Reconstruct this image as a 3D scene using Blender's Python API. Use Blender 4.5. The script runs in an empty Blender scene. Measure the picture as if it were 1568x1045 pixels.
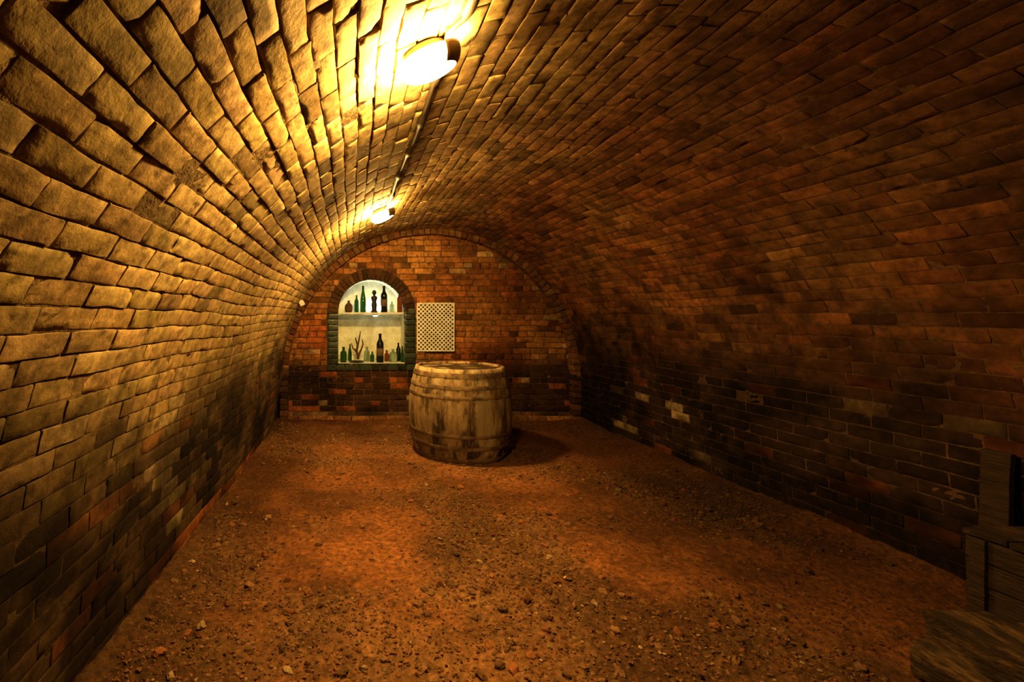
import bpy, bmesh, math, random
import numpy as np
from mathutils import Vector, Matrix, noise
random.seed(7); rng=np.random.default_rng(11)
S=bpy.context.scene
# ------------------------------------------------------------------ layout (metres); camera stands at x=0,y=0
F=700.0; CAMZ=1.4; YE=6.14; XC=1.175; ZS=0.61; R=1.96; Y0=-1.5
def PX(px,depth): return (px-523)*depth/F
def PZ(py,depth): return CAMZ-(py-486)*depth/F

# ------------------------------------------------------------------ helpers
_sn={}
def sn(a,b,seed,n=6,f0=1.0):
    """smooth pseudo noise, ~[-1,1]"""
    key=(seed,n,f0)
    if key not in _sn:
        r=np.random.default_rng(seed)
        _sn[key]=[(r.uniform(0,2*math.pi),f0*r.uniform(.6,2.4),r.uniform(0,2*math.pi)) for _ in range(n)]
    out=0
    for ang,f,ph in _sn[key]:
        out=out+np.sin((a*math.cos(ang)+b*math.sin(ang))*f*2+ph)
    return out/math.sqrt(n)/1.2
_vt={}
def vn(x,y,sc,seed,octv=4):
    """fractal value noise 0..1"""
    x=np.asarray(x,dtype=float); y=np.asarray(y,dtype=float)
    if seed not in _vt: _vt[seed]=np.random.default_rng(1000+seed).random((64,64))
    T=_vt[seed]; out=0; amp=1; tot=0; f=1/sc
    for o in range(octv):
        X=x*f+17.3*o+200; Y=y*f+9.1*o+200
        i=np.floor(X).astype(int); j=np.floor(Y).astype(int); u=X-i; v=Y-j
        u=u*u*(3-2*u); v=v*v*(3-2*v); i%=64; j%=64; i1=(i+1)%64; j1=(j+1)%64
        out=out+amp*((T[i,j]*(1-u)+T[i1,j]*u)*(1-v)+(T[i,j1]*(1-u)+T[i1,j1]*u)*v)
        tot+=amp; amp*=.55; f*=2.03
    return out/tot
def make_obj(name,V,Fc,mats,col=None,matidx=None,smooth=True,parent=None):
    me=bpy.data.meshes.new(name)
    me.from_pydata(V if isinstance(V,list) else V.tolist(),[],Fc if isinstance(Fc,list) else Fc.tolist())
    for m in mats: me.materials.append(m)
    if matidx is not None: me.polygons.foreach_set('material_index',np.asarray(matidx,dtype=np.int32))
    if smooth: me.polygons.foreach_set('use_smooth',[True]*len(me.polygons))
    if col is not None:
        at=me.color_attributes.new('Col','FLOAT_COLOR','POINT')
        c=np.ones((len(me.vertices),4),dtype=np.float32); c[:,:3]=np.clip(col,0,1)
        at.data.foreach_set('color',c.ravel())
    me.update()
    ob=bpy.data.objects.new(name,me); S.collection.objects.link(ob)
    if parent: ob.parent=parent
    return ob
def bm_obj(name,bm,mats,smooth=False,parent=None):
    bmesh.ops.recalc_face_normals(bm,faces=bm.faces)
    me=bpy.data.meshes.new(name); bm.to_mesh(me); bm.free()
    for m in mats: me.materials.append(m)
    if smooth: me.polygons.foreach_set('use_smooth',[True]*len(me.polygons))
    ob=bpy.data.objects.new(name,me); S.collection.objects.link(ob)
    if parent: ob.parent=parent
    return ob
def empty(name,loc=(0,0,0)):
    e=bpy.data.objects.new(name,None); e.location=loc; S.collection.objects.link(e); e.empty_display_size=.1
    return e
# ------------------------------------------------------------------ materials
def mat_surface(name,base=None,rough=.85,nscale=22,vlo=.6,vhi=1.25,bscale=(70,260),bdist=.004,spec=.3,tint=None,tscale=2.0,tamt=.5,tthr=(.5,.7),metal=0,stretch=None,bstr=.9,rvar=.1,tint2=None,t2scale=5,t2amt=.5,t2thr=(.58,.7)):
    m=bpy.data.materials.new(name); m.use_nodes=True; nt=m.node_tree; N=nt.nodes; L=nt.links
    b=N['Principled BSDF']; b.inputs['Specular IOR Level'].default_value=spec; b.inputs['Metallic'].default_value=metal
    tc=N.new('ShaderNodeTexCoord'); mp=N.new('ShaderNodeMapping'); L.new(tc.outputs['Object'],mp.inputs[0])
    if stretch: mp.inputs['Scale'].default_value=stretch
    if base is None:
        a=N.new('ShaderNodeAttribute'); a.attribute_name='Col'; colout=a.outputs['Color']
    else:
        a=N.new('ShaderNodeRGB'); a.outputs[0].default_value=(*base,1); colout=a.outputs[0]
    n1=N.new('ShaderNodeTexNoise'); n1.inputs['Scale'].default_value=nscale; n1.inputs['Detail'].default_value=5; n1.inputs['Roughness'].default_value=.65
    L.new(mp.outputs[0],n1.inputs['Vector'])
    mr=N.new('ShaderNodeMapRange'); mr.inputs['From Min'].default_value=.3; mr.inputs['From Max'].default_value=.7
    mr.inputs['To Min'].default_value=vlo; mr.inputs['To Max'].default_value=vhi; L.new(n1.outputs['Fac'],mr.inputs['Value'])
    mu=N.new('ShaderNodeVectorMath'); mu.operation='SCALE'; L.new(colout,mu.inputs[0]); L.new(mr.outputs[0],mu.inputs['Scale'])
    out=mu.outputs[0]
    for (tt,ts,ta,th) in ((tint,tscale,tamt,tthr),(tint2,t2scale,t2amt,t2thr)):
        if not tt: continue
        n3=N.new('ShaderNodeTexNoise'); n3.inputs['Scale'].default_value=ts; n3.inputs['Detail'].default_value=5; n3.inputs['Roughness'].default_value=.65
        L.new(mp.outputs[0],n3.inputs['Vector'])
        r3=N.new('ShaderNodeMapRange'); r3.inputs['From Min'].default_value=th[0]; r3.inputs['From Max'].default_value=th[1]
        r3.inputs['To Max'].default_value=ta; L.new(n3.outputs['Fac'],r3.inputs['Value'])
        mx=N.new('ShaderNodeMix'); mx.data_type='RGBA'; L.new(r3.outputs[0],mx.inputs['Factor']); L.new(out,mx.inputs['A']); mx.inputs['B'].default_value=(*tt,1)
        out=mx.outputs['Result']
    L.new(out,b.inputs['Base Color'])
    rr=N.new('ShaderNodeMapRange'); rr.inputs['To Min'].default_value=max(0.03,rough-rvar); rr.inputs['To Max'].default_value=min(1,rough+rvar)
    L.new(n1.outputs['Fac'],rr.inputs['Value']); L.new(rr.outputs[0],b.inputs['Roughness'])
    prev=None
    for i,sc in enumerate(bscale):
        nb=N.new('ShaderNodeTexNoise'); nb.inputs['Scale'].default_value=sc; nb.inputs['Detail'].default_value=3
        L.new(mp.outputs[0],nb.inputs['Vector'])
        bp=N.new('ShaderNodeBump'); bp.inputs['Distance'].default_value=bdist/(1+1.8*i); bp.inputs['Strength'].default_value=bstr
        L.new(nb.outputs['Fac'],bp.inputs['Height'])
        if prev: L.new(prev.outputs[0],bp.inputs['Normal'])
        prev=bp
    if prev: L.new(prev.outputs[0],b.inputs['Normal'])
    return m
def mat_emit(name,col,st):
    m=bpy.data.materials.new(name); m.use_nodes=True; nt=m.node_tree
    nt.nodes.remove(nt.nodes['Principled BSDF']); e=nt.nodes.new('ShaderNodeEmission')
    e.inputs[0].default_value=(*col,1); e.inputs[1].default_value=st
    nt.links.new(e.outputs[0],nt.nodes['Material Output'].inputs[0]); return m
def mat_glass(name,col,rough=.08,alpha_like=.35):
    m=bpy.data.materials.new(name); m.use_nodes=True; nt=m.node_tree; b=nt.nodes['Principled BSDF']
    b.inputs['Base Color'].default_value=(*col,1); b.inputs['Roughness'].default_value=rough
    b.inputs['Transmission Weight'].default_value=alpha_like; b.inputs['IOR'].default_value=1.3
    return m
M_brick=mat_surface('old_brick',rough=.9,vlo=.55,vhi=1.3,bscale=(60,190),bdist=.0022,tint=(.03,.018,.011),tscale=7,tamt=.5,tthr=(.50,.66),tint2=(.03,.016,.01),t2scale=19,t2amt=.55,t2thr=(.54,.68),spec=.15)
M_mortar=mat_surface('lime_mortar',rough=.95,nscale=40,vlo=.5,vhi=1.3,bscale=(45,160),bdist=.007,tint=(.03,.018,.011),tscale=7,tamt=.5,tthr=(.50,.66),spec=.15)
M_glazed=mat_surface('glazed_brick',rough=.3,nscale=15,vlo=.6,vhi=1.2,bscale=(30,),bdist=.002,spec=.6)
M_plaster=mat_surface('white_plaster',base=(.72,.74,.62),rough=.9,nscale=8,vlo=.75,vhi=1.08,bdist=.003,tint=(.38,.35,.18),tscale=6,tamt=.6,tthr=(.45,.65))
M_floor=mat_surface('packed_earth',rough=.95,nscale=30,vlo=.45,vhi=1.45,bscale=(28,110),bdist=.020,tint=(.045,.020,.009),tscale=2.6,tamt=.45,tthr=(.48,.66),spec=.2)
M_pebble=mat_surface('gravel_stone',rough=.9,nscale=60,vlo=.7,vhi=1.25,bscale=(150,),bdist=.003,spec=.2)
M_stone=mat_surface('rough_stone',base=(.12,.075,.04),rough=.9,nscale=9,vlo=.4,vhi=1.4,bscale=(20,90),bdist=.02,tint=(.02,.014,.01),tscale=5,tamt=.7)
M_wood=mat_surface('barrel_oak',rough=.82,nscale=9,vlo=.55,vhi=1.3,bscale=(30,110),bdist=.006,stretch=(3,3,.8),tint=(.022,.015,.011),tscale=2.4,tamt=.85,tthr=(.48,.58),spec=.2,tint2=(.42,.34,.22),t2scale=1.8,t2amt=.65,t2thr=(.50,.60))
M_hoop=mat_surface('hoop_iron',base=(.10,.068,.045),rough=.8,nscale=30,metal=.05,bscale=(90,),bdist=.003,tint=(.24,.17,.10),tscale=6,tamt=.8,tthr=(.43,.56))
M_cast=mat_surface('cast_metal',base=(.22,.17,.12),rough=.5,metal=.3,bscale=(100,),bdist=.001)
M_cable=mat_surface('cable_sheath',base=(.055,.04,.026),rough=.6,bscale=(100,),bdist=.001)
M_white=mat_surface('painted_white',base=(.74,.74,.72),rough=.6,nscale=15,vlo=.7,vhi=1.1,bscale=(80,),bdist=.001,tint=(.45,.38,.3),tscale=12,tamt=.5)
M_dark=mat_surface('dark_recess',base=(.025,.02,.018),rough=.9,bscale=(60,),bdist=.003)
M_timber=mat_surface('old_timber',base=(.04,.025,.016),rough=.85,nscale=8,vlo=.4,vhi=1.5,stretch=(5,.7,5),bscale=(20,70),bdist=.012,tint=(.012,.009,.007),tscale=3,tamt=.7)
M_timberp=mat_surface('pale_timber',base=(.11,.068,.036),rough=.9,nscale=14,vlo=.3,vhi=1.4,stretch=(5,1.5,5),bscale=(20,70),bdist=.014,tint=(.018,.012,.008),tscale=3,tamt=.85,tthr=(.42,.56))
M_lamp=mat_emit('lamp_diffuser',(1.0,.60,.165),820)
M_nicheU=mat_emit('niche_lamp_upper',(1.0,.97,.80),230)
M_nicheL=mat_emit('niche_lamp_lower',(1.0,.90,.56),70)

# ------------------------------------------------------------------ brick generator
US=np.array([0,.014,.2,.4,.6,.8,.986,1]); VS=np.array([0,.045,.35,.65,.955,1])
nu,nv=len(US),len(VS)
TU,TV=np.meshgrid(US,VS); TU=TU.ravel(); TV=TV.ravel()
bnd=(TU==0)|(TU==1)|(TV==0)|(TV==1)
ring=[i for i in range(nu)]+[j*nu+nu-1 for j in range(1,nv)]+[(nv-1)*nu+i for i in range(nu-2,-1,-1)]+[j*nu for j in range(nv-2,0,-1)]
NT=nu*nv; RN=len(ring)
TF=[(j*nu+i,j*nu+i+1,(j+1)*nu+i+1,(j+1)*nu+i) for j in range(nv-1) for i in range(nu-1)]
TF+=[(NT+k,NT+RN+k,NT+RN+(k+1)%RN,NT+(k+1)%RN) for k in range(RN)]
TF=np.array(TF)
class Builder:
    def __init__(s): s.V=[];s.F=[];s.C=[];s.M=[];s.n=0
    def add(s,V,Fc,C,mi):
        s.V.append(V); s.F+= (np.asarray(Fc)+s.n).tolist(); s.n+=len(V)
        s.C.append(np.broadcast_to(np.asarray(C,dtype=float),(len(V),3))); s.M+= [mi]*len(Fc)
    def brick(s,u0,u1,v0,v1,mapf,col,d0=0.,rough=1.,mi=0,thick=.035,stain=None):
        w,h=u1-u0,v1-v0
        if w<.02 or h<.012: return
        u=u0+TU*w; v=v0+TV*h; d=np.where(bnd,-.0009*rough,0.)
        d=d+rng.normal(0,.0004*rough,NT)+ (TU-.5)*rng.normal(0,.0020*rough)+(TV-.5)*rng.normal(0,.0010*rough)
        ju=rng.normal(0,.0013*rough,NT); jv=rng.normal(0,.0013*rough,NT)
        u=u+ju; v=v+jv
        for cu in (0,1):
            for cv in (0,1):
                a=rng.uniform(.0005,.002)*rough
                if rng.random()<.08*rough: a=rng.uniform(.007,.014)
                wgt=np.exp(-(((TU-cu)*w)**2+((TV-cv)*h)**2)/(2*a*a*1.2+1e-9))
                u=u+wgt*a*.6*(1 if cu==0 else -1); v=v+wgt*a*.6*(1 if cv==0 else -1); d=d-wgt*a*.8
        rot=rng.normal(0,.006*rough); du=(u-(u0+u1)/2); dv=(v-(v0+v1)/2)
        u,v=u-rot*dv,v+rot*du
        d=d+d0
        ru=u[ring];rv=v[ring]
        U=np.concatenate([u,ru,ru]);Vv=np.concatenate([v,rv,rv]);D=np.concatenate([d,d[ring],np.full(RN,d0-thick)])
        P=mapf(U,Vv,D)
        C=np.tile(np.asarray(col,dtype=float),(len(U),1))
        if stain is not None: C=C*stain(U,Vv)[:,None]
        s.add(P,TF,C,mi)
    def grid(s,us,vs,depthf,mapf,colf,mi):
        U,Vv=np.meshgrid(us,vs); sh=U.shape; U=U.ravel();Vv=Vv.ravel()
        P=mapf(U,Vv,depthf(U,Vv)); a,b=sh
        idx=np.arange(a*b).reshape(a,b)
        Fc=np.stack([idx[:-1,:-1],idx[:-1,1:],idx[1:,1:],idx[1:,:-1]],-1).reshape(-1,4)
        s.add(P,Fc,colf(U,Vv),mi)
    def obj(s,name,mats,parent=None,smooth=True):
        return make_obj(name,np.concatenate(s.V),s.F,mats,col=np.concatenate(s.C),matidx=s.M,parent=parent,smooth=smooth)
def mixc(a,b,t): a=np.asarray(a);b=np.asarray(b); return a*(1-t)+b*t
def sst(a,b,x): t=min(1,max(0,(x-a)/(b-a))); return t*t*(3-2*t)

# ------------------------------------------------------------------ vault mapping
ZB=-.1; L1=ZS-ZB; LA=math.pi*R; LT=2*L1+LA
def prof(s):
    th=np.pi-np.clip((s-L1)/R,0,np.pi)
    dx=R*np.cos(th); z=ZS+R*np.sin(th); nx=-np.cos(th); nz=-np.sin(th)
    lo=s<L1; z=np.where(lo,ZB+s,z); hi=s>L1+LA; z=np.where(hi,ZS-(s-L1-LA),z)
    bat=.05*np.clip((ZS-z)/ZS,0,1.2)
    dx=np.where(lo,dx-bat,dx); dx=np.where(hi,dx+bat,dx)
    return dx,z,nx,nz
def kf(y): return 1+.10*np.clip((YE-y)/YE,0,1.2)
def vmap(u,v,d):   # u=y, v=s
    s2=v+.012*sn(u,v,3,f0=.9)+.0025*sn(u,v,4,f0=3.5)
    dd=d+.016*sn(u,v*1.2,5,f0=1.0)+.002*sn(u,v,6,f0=3)
    dx,z,nx,nz=prof(s2)
    dx=np.where(dx<0,dx*kf(u),dx)
    return np.stack([XC+dx+nx*dd,u,z+nz*dd],-1)
def vault_pt(th_deg,y,d):
    s=L1+R*math.radians(180-th_deg); p=vmap(np.array([y]),np.array([s]),np.array([d]))[0]; return Vector(p)
def vstain(u,v):
    n=vn(u,v,.8,81,6); n2=vn(u,v,.09,82,3); n3=vn(u,v,.35,83,5)
    side=np.clip((v-2.6)/2.0,0,1)
    lo=np.clip((1.7-np.minimum(v,LT-v))/1.0,0,1)
    f=1-(.2+.2*side+.35*lo)*np.clip((n-.40)/.3,0,1)-(.2+.2*side)*np.clip((n2-.45)/.25,0,1)
    f=f*(1-.75*lo*np.clip((n3-.40)/.14,0,1))
    return np.clip(f,.09,1.1)
TAN=(.60,.44,.22); BROWN=(.225,.120,.052); RED=(.26,.088,.031); DARK=(.025,.017,.013); PALE=(.56,.44,.28)
def vcol(s,y):
    th=180-math.degrees(min(math.pi,max(0,(s-L1)/R)))
    z=float(prof(np.array([s]))[1][0]); left=s<LT/2
    n=float(sn(np.array(y),np.array(s),21,f0=.9)); n2=float(sn(np.array(y),np.array(s),22,f0=2.2))
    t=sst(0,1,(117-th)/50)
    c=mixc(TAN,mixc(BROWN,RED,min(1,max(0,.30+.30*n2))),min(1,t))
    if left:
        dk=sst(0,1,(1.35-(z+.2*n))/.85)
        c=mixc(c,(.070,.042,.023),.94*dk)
        c=c*(.5+.5*sst(.7,1.8,y))  # corner shade painted into the left brick colour, darker towards the camera
        r=rng.random()
        if z<.8 and r<.07: c=mixc(c,RED,.5)
        if z<.9 and r>.95: c=mixc(c,PALE,.2)
        if 2.2<y<2.65 and .2<z<.95 and rng.random()<.45: c=mixc(c,PALE,.6)
        if 2.7<y<3.3 and .1<z<.7 and rng.random()<.5: c=np.array(DARK)
        if z<.13 and 2.2<y<5: c=mixc(c,(.40,.13,.035),.6)
    else:
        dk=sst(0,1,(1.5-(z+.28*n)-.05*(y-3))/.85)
        if th<100: dk=max(dk,.85*sst(0,1,(3.6-y)/3.2)*sst(0,1,(100-th)/35))  # lamp falloff put into the brick colour: near right side painted darker
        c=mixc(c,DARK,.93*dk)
        r=rng.random()
        if z<1.05:
            if r<.07: c=np.array(RED)*rng.uniform(.3,.8)
            elif r<.09: c=mixc(c,PALE,.15)
        if 4.2<y<5.3 and .1<z<.7 and rng.random()<.28: c=np.array(PALE)*rng.uniform(.4,.75)
        c=c*rng.uniform(.65,1.18)
    if rng.random()<.05: c=c*.55
    return c*rng.uniform(.80,1.14)*np.array([1,rng.uniform(.94,1.05),rng.uniform(.9,1.08)])
CH=.077; BL=.232; J=.0072
nc=int(round(LT/CH)); ch=LT/nc
sL=L1+R*math.radians(22); sR=LT-sL
segs={'wall_left':Builder(),'ceiling':Builder(),'wall_right':Builder()}
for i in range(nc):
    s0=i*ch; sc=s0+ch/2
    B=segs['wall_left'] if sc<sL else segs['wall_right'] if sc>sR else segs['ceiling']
    off=(i%2)*BL/2+rng.normal(0,.012); y=Y0-.2+off
    while y<YE+.03:
        bl=BL+rng.normal(0,.005)
        y1=min(y+bl,YE+.04); ym=(y+y1)/2
        if y1>Y0:
            up=math.exp(-((sc-2.5)/1.0)**2)*math.exp(-((ym-1.9)/1.4)**2)
            j=J*rng.uniform(.7,1.5)+.002*up; jj=J*rng.uniform(.8,1.2)+.002*up*rng.random()
            d0=rng.normal(0,.0012+.0014*up)
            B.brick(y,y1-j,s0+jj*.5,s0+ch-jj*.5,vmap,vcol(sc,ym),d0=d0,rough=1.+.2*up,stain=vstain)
        y=y1 if y1<YE+.04 else y+bl
def mdepth(U,V):
    up=np.exp(-((V-2.5)/1.0)**2)*np.exp(-((U-1.9)/1.4)**2)
    return -.0036-.018*up*np.clip(vn(U,V,.25,90,3)*2.4-.8,0,1)+.0022*(vn(U,V,.12,91,3)-.5)*2+rng.normal(0,.0007,U.shape)
def mcol(U,V):
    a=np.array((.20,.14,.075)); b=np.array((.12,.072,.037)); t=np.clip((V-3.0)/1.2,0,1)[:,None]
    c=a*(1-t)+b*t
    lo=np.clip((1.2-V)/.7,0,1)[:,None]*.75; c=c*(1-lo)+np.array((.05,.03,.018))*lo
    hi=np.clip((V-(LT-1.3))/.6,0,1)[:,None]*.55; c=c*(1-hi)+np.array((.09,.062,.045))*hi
    return c*(.4+.6*vstain(U,V))[:,None]*(1+.2*sn(U,V,33,f0=3))[:,None]
for nm,a,b in (('wall_left',0,sL),('ceiling',sL-.03,sR+.03),('wall_right',sR,LT)):
    B=segs[nm]
    B.grid(np.arange(Y0,YE+.06,.024),np.arange(a,b+.02,.018),mdepth,vmap,mcol,1)
    B.obj(nm,[M_brick,M_mortar])

# ------------------------------------------------------------------ end wall with arched niche
NX=PX(569,YE); NR=.452; NZB=PZ(557,YE); NZS=PZ(479,YE); RW=.14
def emap(u,v,d): return np.stack([u,YE-d+0*u-.008*sn(u,v,41,f0=2),v+.004*sn(u,v,42,f0=2)],-1)
def estain(u,v):
    n=vn(u,v,.4,85,5); lo=np.clip((1.0-v)/.5,0,1)
    return np.clip(1-(.35+.4*lo)*np.clip((n-.43)/.2,0,1),.12,1.1)
def ecol(x,z):
    n=float(sn(np.array(x),np.array(z),51,f0=1.6))
    c=mixc((.48,.25,.09),(.32,.105,.034),min(1,max(0,.45+.5*n)))
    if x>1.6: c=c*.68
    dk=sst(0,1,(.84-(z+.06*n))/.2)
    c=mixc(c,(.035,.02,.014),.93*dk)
    r=rng.random()
    if z<.75 and r<.13: c=np.array(RED)
    elif z>.75 and r<.14: c=c*.45
    elif r>.965: c=mixc(c,PALE,.5)
    if .02<z<.15: c=mixc(c,PALE,.2)
    return c*rng.uniform(.7,1.22)
W=Builder(); eh=.077; nrow=int((ZS+R+.08+.1)/eh)+1
for i in range(nrow):
    z0=-.1+i*eh; zc=z0+eh/2
    hw=R+.09 if zc<ZS else math.sqrt(max(0,(R+.09)**2-(zc-ZS)**2))
    if hw<.1: continue
    lo,hi=XC-hw,XC+hw
    ro=NR+RW
    if NZB-.1<zc<NZS: hole=(NX-ro,NX+ro)
    elif NZS<=zc<NZS+ro: q=math.sqrt(ro*ro-(zc-NZS)**2); hole=(NX-q,NX+q)
    else: hole=None
    x=lo-(i%2)*.118-rng.uniform(0,.02)
    while x<hi:
        bl=.236+rng.normal(0,.005) if i%4 else .118
        parts=[(max(x,lo),min(x+bl,hi))]
        if hole:
            a,b=parts[0]; parts=[]
            if a<hole[0]: parts.append((a,min(b,hole[0])))
            if b>hole[1]: parts.append((max(a,hole[1]),b))
        for a,b in parts:
            j=.009*rng.uniform(.7,1.4)
            W.brick(a,b-j,z0+j/2,z0+eh-j/2,emap,ecol((a+b)/2,zc),d0=rng.normal(0,.003),rough=1.,stain=estain)
        x+=bl
us=np.arange(XC-R-.1,XC+R+.1,.025); vs=np.arange(-.1,ZS+R+.1,.025)
U,Vv=np.meshgrid(us,vs); a,b=U.shape
P=emap(U.ravel(),Vv.ravel(),-.008+rng.normal(0,.0015,a*b)); idx=np.arange(a*b).reshape(a,b)
Fc=np.stack([idx[:-1,:-1],idx[:-1,1:],idx[1:,1:],idx[1:,:-1]],-1).reshape(-1,4)
cx=U[:-1,:-1].ravel()+.0125-NX; cz=Vv[:-1,:-1].ravel()+.0125
inh=((np.abs(cx)<NR+.06)&(cz>NZB-.03)&(cz<NZS))|((cx**2+(cz-NZS)**2<(NR+.06)**2)&(cz>=NZS))
W.add(P,Fc[~inh],np.array((.13,.08,.04))*(.5+.5*estain(U.ravel(),Vv.ravel()))[:,None],1)
x=XC-R-.02
while x<XC+R:
    W.brick(x,x+.225,-.04,.075,emap,mixc((.36,.18,.075),(.12,.06,.03),rng.random()*.8),d0=.05,thick=.07)
    x+=.236
W.obj('wall_back',[M_brick,M_mortar])
# vault end ring (voussoirs)
T=Builder(); RI=1.885
def rmap(u,v,d):
    th=np.pi-v/RI; rr=RI-d
    return np.stack([XC+rr*np.cos(th),u+0*th,ZS+rr*np.sin(th)],-1)
nr=74; dv=math.pi*RI/nr
for i in range(nr):
    c=mixc((.26,.165,.08),(.19,.075,.03),rng.random())*rng.uniform(.45,1.0)
    T.brick(YE-.125,YE+.01,i*dv+.004,(i+1)*dv-.004,rmap,c,d0=rng.normal(0,.003),thick=.09)
def rmapf(u,v,d):
    th=np.pi-v/RI; rr=RI+.09-u
    return np.stack([XC+rr*np.cos(th),YE-.125-d,ZS+rr*np.sin(th)],-1)
for i in range(nr):
    c=mixc((.25,.15,.07),(.17,.065,.028),rng.random())*rng.uniform(.45,1.0)
    T.brick(.0,.088,i*dv+.004,(i+1)*dv-.004,rmapf,c,d0=.004+rng.normal(0,.003),thick=.02)
for sx in (-1,1):
    z=-.06
    while z<ZS-.02:
        def jm(u,v,d,sx=sx): return np.stack([XC+sx*(RI+.1-u) if sx<0 else XC+RI+u-d*0,YE-.125-d+0*u,v],-1)
        def jm2(u,v,d,sx=sx): return np.stack([XC+sx*(RI-d),(u if sx<0 else 2*YE-.115-u),v],-1)
        c=mixc((.16,.075,.035),DARK,rng.random())
        T.brick(0,.1,z,z+.07,jm,c,d0=.004,thick=.02)
        T.brick(YE-.125,YE+.01,z,z+.07,jm2,c,d0=0,thick=.09)
        z+=.079
T.obj('trim_1',[M_brick,M_mortar])
# wall behind the camera
FB=Builder()
def fmap(u,v,d): return np.stack([-u,Y0+d+.12+0*u,v],-1)
z=-.1;i=0
while z<2.75:
    hw=R*1.12+.1 if z<ZS else math.sqrt(max(0.01,(R*1.12+.1)**2-(z-ZS)**2))
    x=-XC-hw-(i%2)*.118
    while x<-XC+hw:
        FB.brick(x,x+.225,z,z+.07,fmap,np.array((.09,.045,.022))*rng.uniform(.4,1.2),rough=1); x+=.236
    z+=.08;i+=1
FB.grid(np.arange(-XC-2.3,-XC+2.3,.2),np.arange(-.1,2.8,.2),lambda a,b:np.full(a.shape,-.009),fmap,lambda a,b:np.tile((.06,.04,.025),(len(a),1)),1)
FB.obj('wall_front',[M_brick,M_mortar])

# ------------------------------------------------------------------ niche
niche=empty('arched_alcove',(0,0,0))
G=Builder(); GREEN=(.020,.036,.031)
def gcol(): return np.array(GREEN)*rng.uniform(.5,1.5)+np.array((.01,.004,0))*rng.random()
def gsideL(u,v,d): return np.stack([NX-NR+d, YE+u, v],-1)
def gsideR(u,v,d): return np.stack([NX+NR-d, YE+.115-u, v],-1)
z=NZB-.005
while z<NZS-.01:
    h=.075
    for sx in (-1,1):
        a0,a1=(NX-NR-RW+.004,NX-NR+.0) if sx<0 else (NX+NR,NX+NR+RW-.004)
        G.brick(a0,a1,z,z+h-.009,emap,gcol(),d0=.012,rough=.5,thick=.06)
    G.brick(0,.115,z,z+h-.009,gsideL,gcol(),d0=.004,rough=.5)
    G.brick(0,.115,z,z+h-.009,gsideR,gcol(),d0=.004,rough=.5)
    z+=h
x=NX-NR-RW
while x<NX+NR+RW-.05:
    G.brick(x,x+.108,NZB-.088,NZB-.012,emap,gcol(),d0=.022,rough=.5,thick=.08); x+=.1185
A=Builder(); nar=26; da=math.pi/nar
def am2(u,v,d):
    th=math.pi-v/NR; rr=NR+RW-u
    return np.stack([NX+rr*np.cos(th),YE-d+0*u,NZS+rr*np.sin(th)],-1)
def ai2(u,v,d):
    th=math.pi-v/NR; return np.stack([NX+(NR-d)*np.cos(th),YE+u,NZS+(NR-d)*np.sin(th)],-1)
for i in range(nar):
    c=mixc((.10,.05,.025),(.04,.026,.018),rng.random())*rng.uniform(.7,1.3)
    A.brick(.004,RW,i*da*NR+.003,(i+1)*da*NR-.003,am2,c,d0=.014,rough=.7,thick=.06)
    A.brick(0,.115,i*da*NR+.003,(i+1)*da*NR-.003,ai2,c,d0=.004,rough=.7)
G.obj('glazed_jambs',[M_glazed],parent=niche); A.obj('arch_ring',[M_brick],parent=niche)
bm=bmesh.new(); ND=.5
pr=[(NX-NR-.004,NZB)]+[(NX+(NR+.004)*math.cos(math.pi-t*math.pi/28),NZS+(NR+.004)*math.sin(math.pi-t*math.pi/28)) for t in range(29)]+[(NX+NR+.004,NZB)]
f=[bm.verts.new((x,YE-.004,z)) for x,z in pr]; bk=[bm.verts.new((x,YE+ND,z)) for x,z in pr]
for i in range(len(pr)):
    j=(i+1)%len(pr); bm.faces.new((f[i],f[j],bk[j],bk[i]))
bm.faces.new(bk)
bm_obj('plaster_lining',bm,[M_plaster],parent=niche)
def box(bm,x0,x1,y0,y1,z0,z1,mi=0,bev=0):
    vs=[bm.verts.new((x,y,z)) for x in (x0,x1) for y in (y0,y1) for z in (z0,z1)]
    fs=[(0,1,3,2),(4,6,7,5),(0,4,5,1),(2,3,7,6),(0,2,6,4),(1,5,7,3)]
    out=[bm.faces.new([vs[i] for i in f]) for f in fs]
    for q in out: q.material_index=mi
    if bev: bmesh.ops.bevel(bm,geom=list({e for q in out for e in q.edges}),offset=bev,segments=2,affect='EDGES')
SHZ=1.465
bm=bmesh.new(); box(bm,NX-NR+.012,NX+NR-.012,YE+.08,YE+.42,SHZ-.022,SHZ,bev=.003)
bm_obj('alcove_shelf',bm,[M_white])
def puck(x,y,z,up,m):
    e=empty('puck_light',(x,y,z)); sg=1 if up else -1
    bm=bmesh.new(); bmesh.ops.create_cone(bm,cap_ends=True,segments=24,radius1=.04,radius2=.036,depth=.014,matrix=Matrix.Translation((0,0,sg*.0075)))
    bm_obj('housing',bm,[M_cast],parent=e)
    bm=bmesh.new(); bmesh.ops.create_uvsphere(bm,u_segments=20,v_segments=10,radius=.03,matrix=Matrix.Translation((0,0,sg*.016))@Matrix.Diagonal((1,1,.5,1)))
    bm_obj('lens',bm,[m],smooth=True,parent=e)
puck(NX+.06,YE+.33,SHZ+.001,True,M_nicheU); puck(NX+.06,YE+.13,SHZ-.024,False,M_nicheL)

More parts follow.
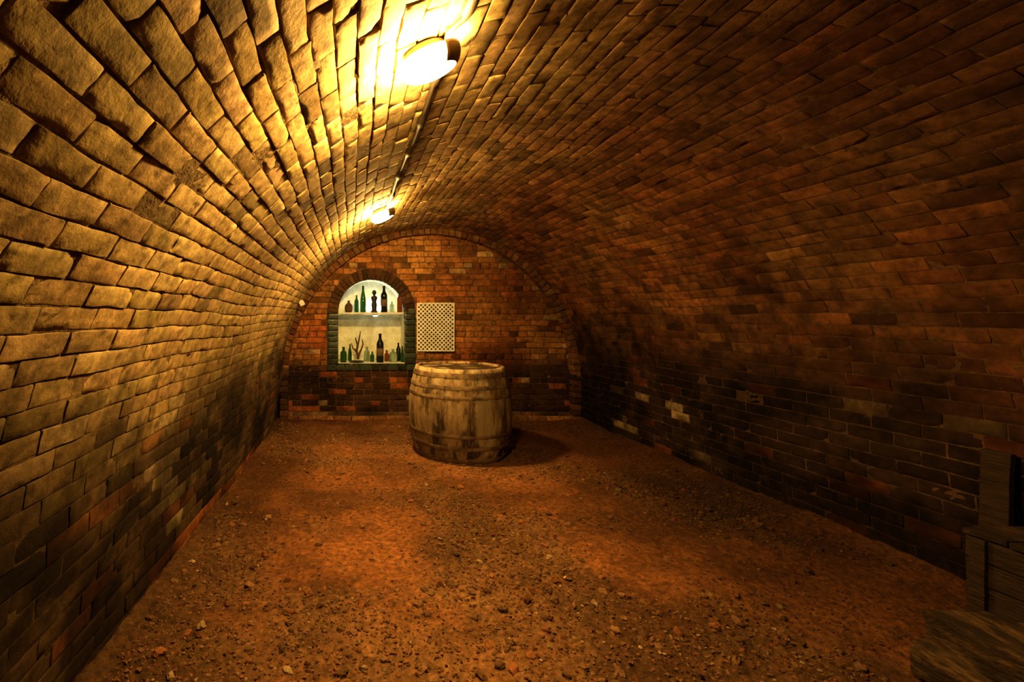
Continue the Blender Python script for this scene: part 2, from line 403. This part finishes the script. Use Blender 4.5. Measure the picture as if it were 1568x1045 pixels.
# ------------------------------------------------------------------ bottles
def lathe(name,profile,mats,loc,seg=28,parent=None,scale=1,matsplit=None):
    bm=bmesh.new(); rings=[]
    for r,z in profile:
        rings.append([bm.verts.new((r*scale*math.cos(2*math.pi*i/seg),r*scale*math.sin(2*math.pi*i/seg),z*scale)) for i in range(seg)])
    for k in range(len(rings)-1):
        for i in range(seg):
            f=bm.faces.new((rings[k][i],rings[k][(i+1)%seg],rings[k+1][(i+1)%seg],rings[k+1][i]))
            if matsplit: f.material_index=matsplit(profile[k][1],profile[k+1][1])
    bm.faces.new(rings[0]); bm.faces.new(rings[-1])
    ob=bm_obj(name,bm,mats,smooth=True,parent=parent); ob.location=loc; return ob
G1=mat_glass('green_bottle_glass',(.03,.12,.04),alpha_like=.5); G2=mat_glass('dark_bottle_glass',(.012,.014,.008),alpha_like=.1)
G3=mat_glass('amber_bottle_glass',(.25,.07,.02),alpha_like=.5); G4=mat_glass('clear_bottle_glass',(.4,.52,.42),alpha_like=.8)
LAB=mat_surface('paper_label',base=(.14,.10,.06),rough=.8,bscale=(50,),bdist=.0005)
bord=[(.030,0),(.037,.004),(.038,.02),(.038,.07),(.0383,.0701),(.0383,.15),(.038,.1501),(.038,.19),(.034,.212),(.022,.232),(.0155,.25),(.0145,.29),(.0165,.291),(.0165,.303),(.014,.305)]
hock=[(.030,0),(.036,.005),(.036,.14),(.033,.18),(.024,.23),(.016,.28),(.0135,.325),(.0155,.327),(.0155,.338),(.013,.34)]
jug=[(.04,0),(.055,.01),(.065,.06),(.062,.11),(.04,.14),(.02,.155),(.017,.18),(.022,.182),(.022,.19),(.018,.192)]
small=[(.025,0),(.032,.004),(.033,.09),(.028,.108),(.014,.12),(.013,.145),(.016,.146),(.016,.156),(.012,.157)]
ls=lambda a,b:1 if (abs(a-.0701)<1e-4 and b<.16) else 0
def bx(px,y): return PX(px,y)
yb=YE+.17
for px,pr_,m,sc,y in ((556,hock,G1,1.08,yb),(588,bord,G2,1.2,yb),(612,bord,G3,.95,yb+.01),(600,small,G4,1.0,yb+.12),(546,bord,G1,.8,yb+.13)):
    lathe('wine_bottle',pr_,[m,LAB],(bx(px,y),y,SHZ+.001),scale=sc,matsplit=ls if px==588 else None)
for px,pr_,m,sc,y in ((582,bord,G2,1.3,yb-.02),(526,small,G1,1.35,yb),(562,small,G4,1.3,yb+.16),(616,hock,G1,.65,yb+.02),(592,small,G3,1.0,yb+.13),(570,small,G1,.9,yb+.08),(610,bord,G2,.85,yb+.17),(536,hock,G1,.7,yb+.19)):
    lathe('wine_bottle',pr_,[m,LAB],(bx(px,y),y,NZB+.001),scale=sc,matsplit=ls if px==582 else None)
lathe('glass_demijohn',jug,[G4],(bx(602,yb),yb,NZB+.001),scale=.95)
lathe('stoneware_jug',jug,[M_stone],(bx(534,yb),yb,SHZ+.001),scale=.85)
M_fig=mat_surface('bronze_figurine',base=(.02,.015,.012),rough=.45,bscale=(60,),bdist=.002)
fig=[(.035,0),(.036,.012),(.024,.016),(.022,.05),(.028,.09),(.020,.13),(.030,.165),(.031,.185),(.012,.20),(.010,.21),(.019,.222),(.022,.24),(.017,.258),(.006,.268)]
ob=lathe('bronze_figurine',fig,[M_fig],(bx(573,yb),yb,SHZ+.001),scale=1.15); ob.scale=(1.2,.8,1)
plate=[(.05,0),(.055,.006),(.14,.018),(.15,.024),(.148,.026),(.13,.02),(.02,.012)]
lathe('ceramic_plate',plate,[M_fig],(bx(546,yb),yb-.01,NZB+.001),scale=.72)
def skin_tree(name,verts,edges,rad,mat,loc):
    me=bpy.data.meshes.new(name); me.from_pydata(verts,edges,[]); ob=bpy.data.objects.new(name,me); S.collection.objects.link(ob)
    m=ob.modifiers.new('s','SKIN'); sk=me.skin_vertices[0].data
    for i,r in enumerate(rad): sk[i].radius=(r,r)
    sk[0].use_root=True
    ss=ob.modifiers.new('u','SUBSURF'); ss.levels=1; ss.render_levels=2
    me.materials.append(mat); ob.location=loc; return ob
V=[(0,0,.012),(.005,0,.06),(-.02,.01,.11),(.0,0,.16),(-.015,0,.21),(-.03,0,.26),(.04,0,.13),(.06,.01,.19),(.045,0,.24),(-.06,0,.14),(-.075,0,.2),(.02,0,.27),(.03,0,.33)]
E=[(0,1),(1,2),(2,3),(3,4),(4,5),(1,6),(6,7),(7,8),(2,9),(9,10),(3,11),(11,12)]
skin_tree('twisted_driftwood',[(a*1.2,b,c*1.25) for a,b,c in V],E,[.022,.018,.016,.015,.012,.007,.012,.010,.006,.010,.006,.009,.006],mat_surface('driftwood',base=(.08,.05,.025),rough=.8),(bx(548,yb),yb-.01,NZB+.02))

# ------------------------------------------------------------------ vent grille
ge=empty('vent_grille',(0,0,0)); gx0,gx1,gz0,gz1=PX(638,YE),PX(695,YE),PZ(538,YE),PZ(464,YE); gy=YE-.03
bm=bmesh.new(); box(bm,gx0+.004,gx1-.004,gy+.006,gy+.012,gz0+.004,gz1-.004); bm_obj('backing',bm,[M_dark],parent=ge)
bm=bmesh.new(); t=.012
box(bm,gx0,gx1,gy-.004,gy+.006,gz0,gz0+t); box(bm,gx0,gx1,gy-.004,gy+.006,gz1-t,gz1); box(bm,gx0,gx0+t,gy-.0041,gy+.0061,gz0,gz1); box(bm,gx1-t,gx1,gy-.0041,gy+.0061,gz0,gz1)
sp=.056; w=.0078
def clip(c,sg):
    pts=[]
    for X in (gx0,gx1):
        Z=c+sg*X
        if gz0<=Z<=gz1: pts.append((X,Z))
    for Z in (gz0,gz1):
        X=(Z-c)/sg
        if gx0<X<gx1: pts.append((X,Z))
    return pts
for sg in (-1,1):
    c0=gz0-max(sg*gx0,sg*gx1); c1=gz1-min(sg*gx0,sg*gx1); c=c0+sp/2
    while c<c1:
        p=clip(c,sg)
        if len(p)>=2 and abs(p[0][0]-p[1][0])>.01:
            (xa,za),(xb,zb)=p[:2]; d=Vector((xb-xa,0,zb-za)).normalized(); n=Vector((-d.z,0,d.x))*w
            yy=gy-.002*(sg+1)/2
            q=[Vector((xa,yy,za))+n,Vector((xa,yy,za))-n,Vector((xb,yy,zb))-n,Vector((xb,yy,zb))+n]
            a=[bm.verts.new(v) for v in q]; bq=[bm.verts.new(v+Vector((0,.004,0))) for v in q]
            bm.faces.new(a); bm.faces.new(bq)
            for i in range(4): bm.faces.new((a[i],a[(i+1)%4],bq[(i+1)%4],bq[i]))
        c+=sp
bm_obj('lattice',bm,[M_white],parent=ge)
bm=bmesh.new()
for X in (gx0+.03,gx1-.03):
    for Z in (gz0+.03,gz1-.03): box(bm,X-.01,X+.01,gy+.01,YE+.0,Z-.01,Z+.01)
bm_obj('fixings',bm,[M_cast],parent=ge)

# ------------------------------------------------------------------ floor
BX,BY=PX(703,4.76),4.76
def grv(x,y): return np.clip((vn(x,y,.9,71,4)-.38)/.2,0,1)
def fh(x,y):
    g=grv(x,y)
    h=.05*(vn(x,y,1.3,61,2)-.5)+.05*(vn(x,y,.38,62,3)-.5)+.030*(vn(x,y,.09,63,3)-.5)*(.3+g)
    xl=XC-(R+.05)*kf(y); xr=XC+R+.05
    h=h+.05*np.exp(-np.abs(x-xl)/.13)+.07*np.exp(-np.abs(xr-x)/.22)+.04*np.exp(-np.abs(YE-y)/.3)
    for (cx,cy,r) in ((BX,BY,.62),(2.98,1.90,.45),(2.47,1.55,.45)):
        w=np.exp(-(((x-cx)**2+(y-cy)**2)/(r*r))**3); h=h*(1-w)
    return h
xs=np.arange(-1.15,3.35,.016); ys=np.arange(Y0,YE+.05,.016)
U,Vv=np.meshgrid(xs,ys); a,b=U.shape; u=U.ravel();v=Vv.ravel()
grav=grv(u,v)
Z=fh(u,v)+rng.normal(0,.0024,u.shape)*(.35+grav)
g=grav[:,None]
fc=np.array((.215,.092,.033))*(1-g)+np.array((.165,.088,.040))*g
st=vn(u,v,.7,75,5)[:,None]
fc=fc*(1-.45*np.clip((st-.46)/.18,0,1))*(1+.2*np.clip((.45-st)/.1,0,1))
fc=fc*(1+rng.normal(0,.14,(len(u),1)))
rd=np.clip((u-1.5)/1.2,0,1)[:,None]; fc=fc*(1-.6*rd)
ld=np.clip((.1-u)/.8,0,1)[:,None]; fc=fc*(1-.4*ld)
idx=np.arange(a*b).reshape(a,b)
Fc=np.stack([idx[:-1,:-1],idx[:-1,1:],idx[1:,1:],idx[1:,:-1]],-1).reshape(-1,4)
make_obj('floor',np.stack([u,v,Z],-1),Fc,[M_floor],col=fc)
def ico(n):
    bm=bmesh.new(); bmesh.ops.create_icosphere(bm,subdivisions=n,radius=1)
    V=np.array([v.co[:] for v in bm.verts]); Fq=np.array([[v.index for v in f.verts] for f in bm.faces]); bm.free(); return V,Fq
GV=[];GF=[];GC=[];n0=0
def scatter(N,tmpl,smin,smax,pw,ylim=6.0):
    global n0
    V,Fq=tmpl; M=N*4
    X=rng.uniform(-.9,3.05,M); Y=.9+(ylim-.9)*rng.random(M)**1.25; gq=grv(X,Y)
    ok=(X>XC-R*kf(Y)+.02)&((X-BX)**2+(Y-BY)**2>.52**2)&~((X>2.7)&(Y>1.5)&(Y<2.45))&~((X>2.12)&(Y>1.2)&(Y<1.9))&(rng.random(M)<.12+.88*gq)
    X=X[ok][:N];Y=Y[ok][:N]; Zf=fh(X,Y)
    for x,y,z in zip(X,Y,Zf):
        s=smin+(smax-smin)*rng.random()**pw
        P=(V*(1+rng.normal(0,.16,(len(V),1))))*np.array([1,rng.uniform(.55,.95),rng.uniform(.5,.8)])
        ang=rng.uniform(0,6.28); ca,sa=math.cos(ang),math.sin(ang)
        P=np.stack([P[:,0]*ca-P[:,1]*sa,P[:,0]*sa+P[:,1]*ca,P[:,2]+.25*P[:,0]*rng.normal()],-1)*s
        P=P+np.array([x,y,z+s*.15]); GV.append(P); GF.extend((Fq+n0).tolist()); n0+=len(V)
        r=rng.random(); col=np.array((.18,.10,.05)) if r<.65 else np.array((.20,.085,.033)) if r<.96 else np.array((.32,.23,.13))
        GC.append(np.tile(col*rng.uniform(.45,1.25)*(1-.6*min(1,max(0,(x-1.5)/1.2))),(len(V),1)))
scatter(23000,ico(1),.003,.011,1.6)
scatter(2300,ico(2),.007,.026,3.0)
make_obj('gravel',np.concatenate(GV),GF,[M_pebble],col=np.concatenate(GC),smooth=False)

# ------------------------------------------------------------------ barrel
be=empty('wine_barrel',(BX,BY,0)); BH=.90; NS=24; sub=6
def brad(t): return .445+.075*(1-(2*t-1)**2)
V=[];Fq=[];C=[];nz=25; seg=NS*sub
stc=[mixc((.24,.17,.105),(.12,.08,.05),rng.random()**1.2)*rng.uniform(.75,1.2) for _ in range(NS)]
def wave(a):
    q=(a/(2*math.pi)*NS)%1.0; return -.007*math.exp(-((min(q,1-q))/.07)**2)
for shell in (0,1):
    for k in range(nz):
        t=k/(nz-1)
        for i in range(seg):
            a=2*math.pi*i/seg; r=(brad(t)+wave(a)+.0015*math.sin(i//sub*2.3)) if shell==0 else brad(t)-.032
            V.append((r*math.cos(a),r*math.sin(a),t*BH+(.003*math.sin((i//sub)*3.7) if k==nz-1 else 0))); C.append(stc[i//sub]*(1.6 if t>.93 else 1))
for sh in (0,1):
    o=sh*nz*seg
    for k in range(nz-1):
        for i in range(seg):
            j=(i+1)%seg; q=(o+k*seg+i,o+k*seg+j,o+(k+1)*seg+j,o+(k+1)*seg+i); Fq.append(q if sh==0 else q[::-1])
for k in (0,nz-1):
    for i in range(seg):
        j=(i+1)%seg; Fq.append((k*seg+i,k*seg+j,nz*seg+k*seg+j,nz*seg+k*seg+i))
make_obj('staves',V,Fq,[M_wood],col=np.array(C),parent=be)
hd=Builder()
for zz in (.035,BH-.035):
    rr=brad(zz/BH)-.03; w=.105; x=-rr
    while x<rr:
        x1=min(x+w,rr)
        n=7; top=[];bot=[]
        for q in range(n+1):
            X=x+.0015+(x1-x-.003)*q/n; Y=math.sqrt(max(0,rr*rr-X*X)); top.append((X,Y));bot.append((X,-Y))
        poly=bot+top[::-1]; m=len(poly)
        Vq=np.array([(p[0],p[1],zz+.012) for p in poly]+[(p[0],p[1],zz-.012) for p in poly])
        base=hd.n; hd.V.append(Vq); hd.C.append(np.tile(mixc((.08,.052,.03),(.04,.026,.018),rng.random()),(2*m,1)))
        hd.F.append([base+i for i in range(m)]); hd.M.append(0); hd.F.append([base+m+i for i in range(m)][::-1]); hd.M.append(0)
        for i in range(m): hd.F.append([base+i,base+(i+1)%m,base+m+(i+1)%m,base+m+i]); hd.M.append(0)
        hd.n+=2*m; x=x1
hd.obj('heads',[M_wood],parent=be,smooth=False)
bm=bmesh.new()
for za,hh in ((.015,.045),(.14,.035),(.26,.03),(.625,.03),(.715,.035),(.82,.045)):
    rs=[]
    for (zz,dr) in ((za,.0),(za,.004),(za+hh*.5,.0055),(za+hh,.004),(za+hh,.0)):
        r=brad(zz/BH)+dr; rs.append([bm.verts.new((r*math.cos(2*math.pi*i/72),r*math.sin(2*math.pi*i/72),zz)) for i in range(72)])
    for k in range(4):
        for i in range(72): bm.faces.new((rs[k][i],rs[k][(i+1)%72],rs[k+1][(i+1)%72],rs[k+1][i]))
    ra=-2.1
    for q in range(2):
        zz=za+hh*(.3+.4*q); r=brad(zz/BH)+.007
        bmesh.ops.create_uvsphere(bm,u_segments=10,v_segments=6,radius=.006,matrix=Matrix.Translation((r*math.cos(ra),r*math.sin(ra),zz)))
bm_obj('hoops',bm,[M_hoop],parent=be)

# ------------------------------------------------------------------ bulkhead lamps + cable
def lamp(pos,th_deg):
    th=math.radians(th_deg); n=Vector((-math.cos(th),0,-math.sin(th))); tx=Vector((math.sin(th),0,-math.cos(th))); ty=n.cross(tx)
    M=Matrix((tx,ty,n)).transposed().to_4x4(); M.translation=pos
    e=empty('bulkhead_lamp'); e.matrix_world=M
    def oval(bm,rings,seg=40):
        rs=[[bm.verts.new((a*math.cos(2*math.pi*i/seg),b*math.sin(2*math.pi*i/seg),z)) for i in range(seg)] for a,b,z in rings]
        for k in range(len(rs)-1):
            for i in range(seg): bm.faces.new((rs[k][i],rs[k][(i+1)%seg],rs[k+1][(i+1)%seg],rs[k+1][i]))
        bm.faces.new(rs[0]); bm.faces.new(rs[-1])
    bm=bmesh.new(); oval(bm,[(.070,.045,0),(.078,.05,.006),(.088,.056,.022),(.094,.060,.026),(.094,.060,.032),(.088,.055,.036)])
    box(bm,.094,.112,-.012,.012,.004,.032)
    bm_obj('base',bm,[M_cast],smooth=False,parent=e)
    bm=bmesh.new(); oval(bm,[(.092,.058,.033),(.110,.072,.044),(.116,.078,.056)]+[(.116*math.cos(t)**.7,.078*math.cos(t)**.7,.060+.055*math.sin(t)) for t in [k*math.pi/2/8 for k in range(0,8)]],seg=28)
    bm_obj('diffuser',bm,[M_lamp],smooth=True,parent=e)
    bm=bmesh.new(); g=[]
    for k in range(0,8):
        t=k*math.pi/2/8*.66
        g.append([bm.verts.new((.124*math.cos(t)**.7*math.cos(p),.086*math.cos(t)**.7*math.sin(p),.040+.078*math.sin(t))) for p in [math.radians(-66+132*i/16) for i in range(17)]])
    for k in range(7):
        for i in range(16): bm.faces.new((g[k][i],g[k][i+1],g[k+1][i+1],g[k+1][i]))
    ob=bm_obj('hood',bm,[M_cast],smooth=True,parent=e); so=ob.modifiers.new('t','SOLIDIFY'); so.thickness=.003; so.offset=1
    return e
TH=114.2
lamp(vault_pt(TH,1.68,.006),TH-2)
lamp(vault_pt(TH,4.2,.006),TH)
cu=bpy.data.curves.new('electrical_cable','CURVE'); cu.dimensions='3D'; cu.bevel_depth=.012; cu.bevel_resolution=3
ysq=np.arange(Y0+.1,4.2,.05); sp_=cu.splines.new('POLY'); sp_.points.add(len(ysq)-1)
for i,y in enumerate(ysq):
    th=TH-2.2+.35*math.sin(y*2.1)-(1.2 if y<1.6 else 0); p=vault_pt(th,float(y),.020); sp_.points[i].co=(*p,1); sp_.points[i].radius=1.9 if i%9 in (3,4) else 1
cu.materials.append(M_cable)
ob=bpy.data.objects.new('electrical_cable',cu); S.collection.objects.link(ob)
p=vault_pt(150,5.75,.03); bm=bmesh.new(); box(bm,-.035,.035,-.05,.05,-.03,.03,bev=.006)
ob=bm_obj('junction_box',bm,[M_white]); ob.matrix_world=Matrix.Translation(p)@Matrix.Rotation(math.radians(60),4,'Y')

# ------------------------------------------------------------------ dark timber at bottom right
def rbox(bm,size,M,seed,amp=.006,cuts=9,mi=0):
    """weathered timber baulk : subdivided box with worn edges, merged into bm"""
    b2=bmesh.new(); bmesh.ops.create_cube(b2,size=1)
    bmesh.ops.subdivide_edges(b2,edges=b2.edges[:],cuts=cuts,use_grid_fill=True)
    for v in b2.verts:
        n=Vector((v.co.x*2,v.co.y*2,v.co.z*2)); e=sorted([abs(n.x),abs(n.y),abs(n.z)])[1]
        c=Vector((v.co.x*size[0],v.co.y*size[1],v.co.z*size[2]))
        sh=min(size)*.06*max(0,(e-.8)/.2)**2
        c=c-c.normalized()*sh+noise.noise_vector(c*6+Vector((seed,0,0)))*amp*1.5+noise.noise_vector(Vector((c.x*25,c.y*6,c.z*25))+Vector((0,seed,0)))*amp*.5
        v.co=M@c
    for f in b2.faces: f.material_index=mi
    me=bpy.data.meshes.new('tmp'); b2.to_mesh(me); b2.free(); bm.from_mesh(me); bpy.data.meshes.remove(me)
def T3(x,y,z,rz=0,ry=0,rx=0): return Matrix.Translation((x,y,z))@Matrix.Rotation(rz,4,'Z')@Matrix.Rotation(ry,4,'Y')@Matrix.Rotation(rx,4,'X')
ce=bmesh.new(); cw,cd,chh=.28,.40,.44
for k in range(4):
    z=.055+k*.103
    rbox(ce,(cw,.025,.098),T3(0,-cd/2,z),k+1.,amp=.003); rbox(ce,(cw,.025,.098),T3(0,cd/2,z),k+7.,amp=.003)
    rbox(ce,(.025,cd-.025,.098),T3(-cw/2+.0125,0,z),k+13.,amp=.003); rbox(ce,(.025,cd-.025,.098),T3(cw/2-.0125,0,z),k+17.,amp=.003)
for sy in (-1,1): rbox(ce,(.02,.05,.40),T3(-cw/2-.008,sy*(cd/2-.035),.21),30.+sy,amp=.002)
for k in range(3): rbox(ce,(cw+.03,.138,.026),T3(0,-.142+k*.142,.430),40.+k,amp=.003,mi=1)
ob=bm_obj('wooden_crate',ce,[M_timber,M_timberp]); ob.location=(2.955,1.85,.012)
sl=bmesh.new()
rbox(sl,(.26,.44,.13),T3(-.12,0,.068),3.3,amp=.010,cuts=15); rbox(sl,(.24,.42,.13),T3(.13,.01,.066,.04),6.3,amp=.010,cuts=15)
rbox(sl,(.22,.40,.125),T3(-.10,.01,.196,.05),8.8,amp=.014,cuts=15); rbox(sl,(.20,.36,.12),T3(.12,-.03,.192,-.12),4.8,amp=.014,cuts=15)
ob=bm_obj('timber_sleeper_stack',sl,[M_timberp]); ob.location=(2.45,1.55,.012); ob.rotation_euler=(0,0,-.06)
lb=bmesh.new(); rbox(lb,(.026,.10,.76),T3(0,0,0),5.,amp=.002)
ob=bm_obj('leaning_board',lb,[M_timber]); ob.location=(3.075,2.15,.39); ob.rotation_euler=(0,.04,0)

# ------------------------------------------------------------------ world + camera
w=bpy.data.worlds.new('World'); S.world=w; w.use_nodes=True
w.node_tree.nodes['Background'].inputs[0].default_value=(.02,.012,.006,1); w.node_tree.nodes['Background'].inputs[1].default_value=.02
cam=bpy.data.cameras.new('camera'); co=bpy.data.objects.new('camera',cam); S.collection.objects.link(co); S.camera=co
co.location=(0,0,CAMZ); co.rotation_euler=(math.pi/2,0,0)
cam.sensor_width=36; cam.lens=36*F/1568; cam.shift_x=(784-523)/1568; cam.shift_y=-(522.5-486)/1568; cam.clip_start=.02
S.view_settings.view_transform='Standard'
try: S.view_settings.look='Medium High Contrast'
except Exception as e: print('look',e)
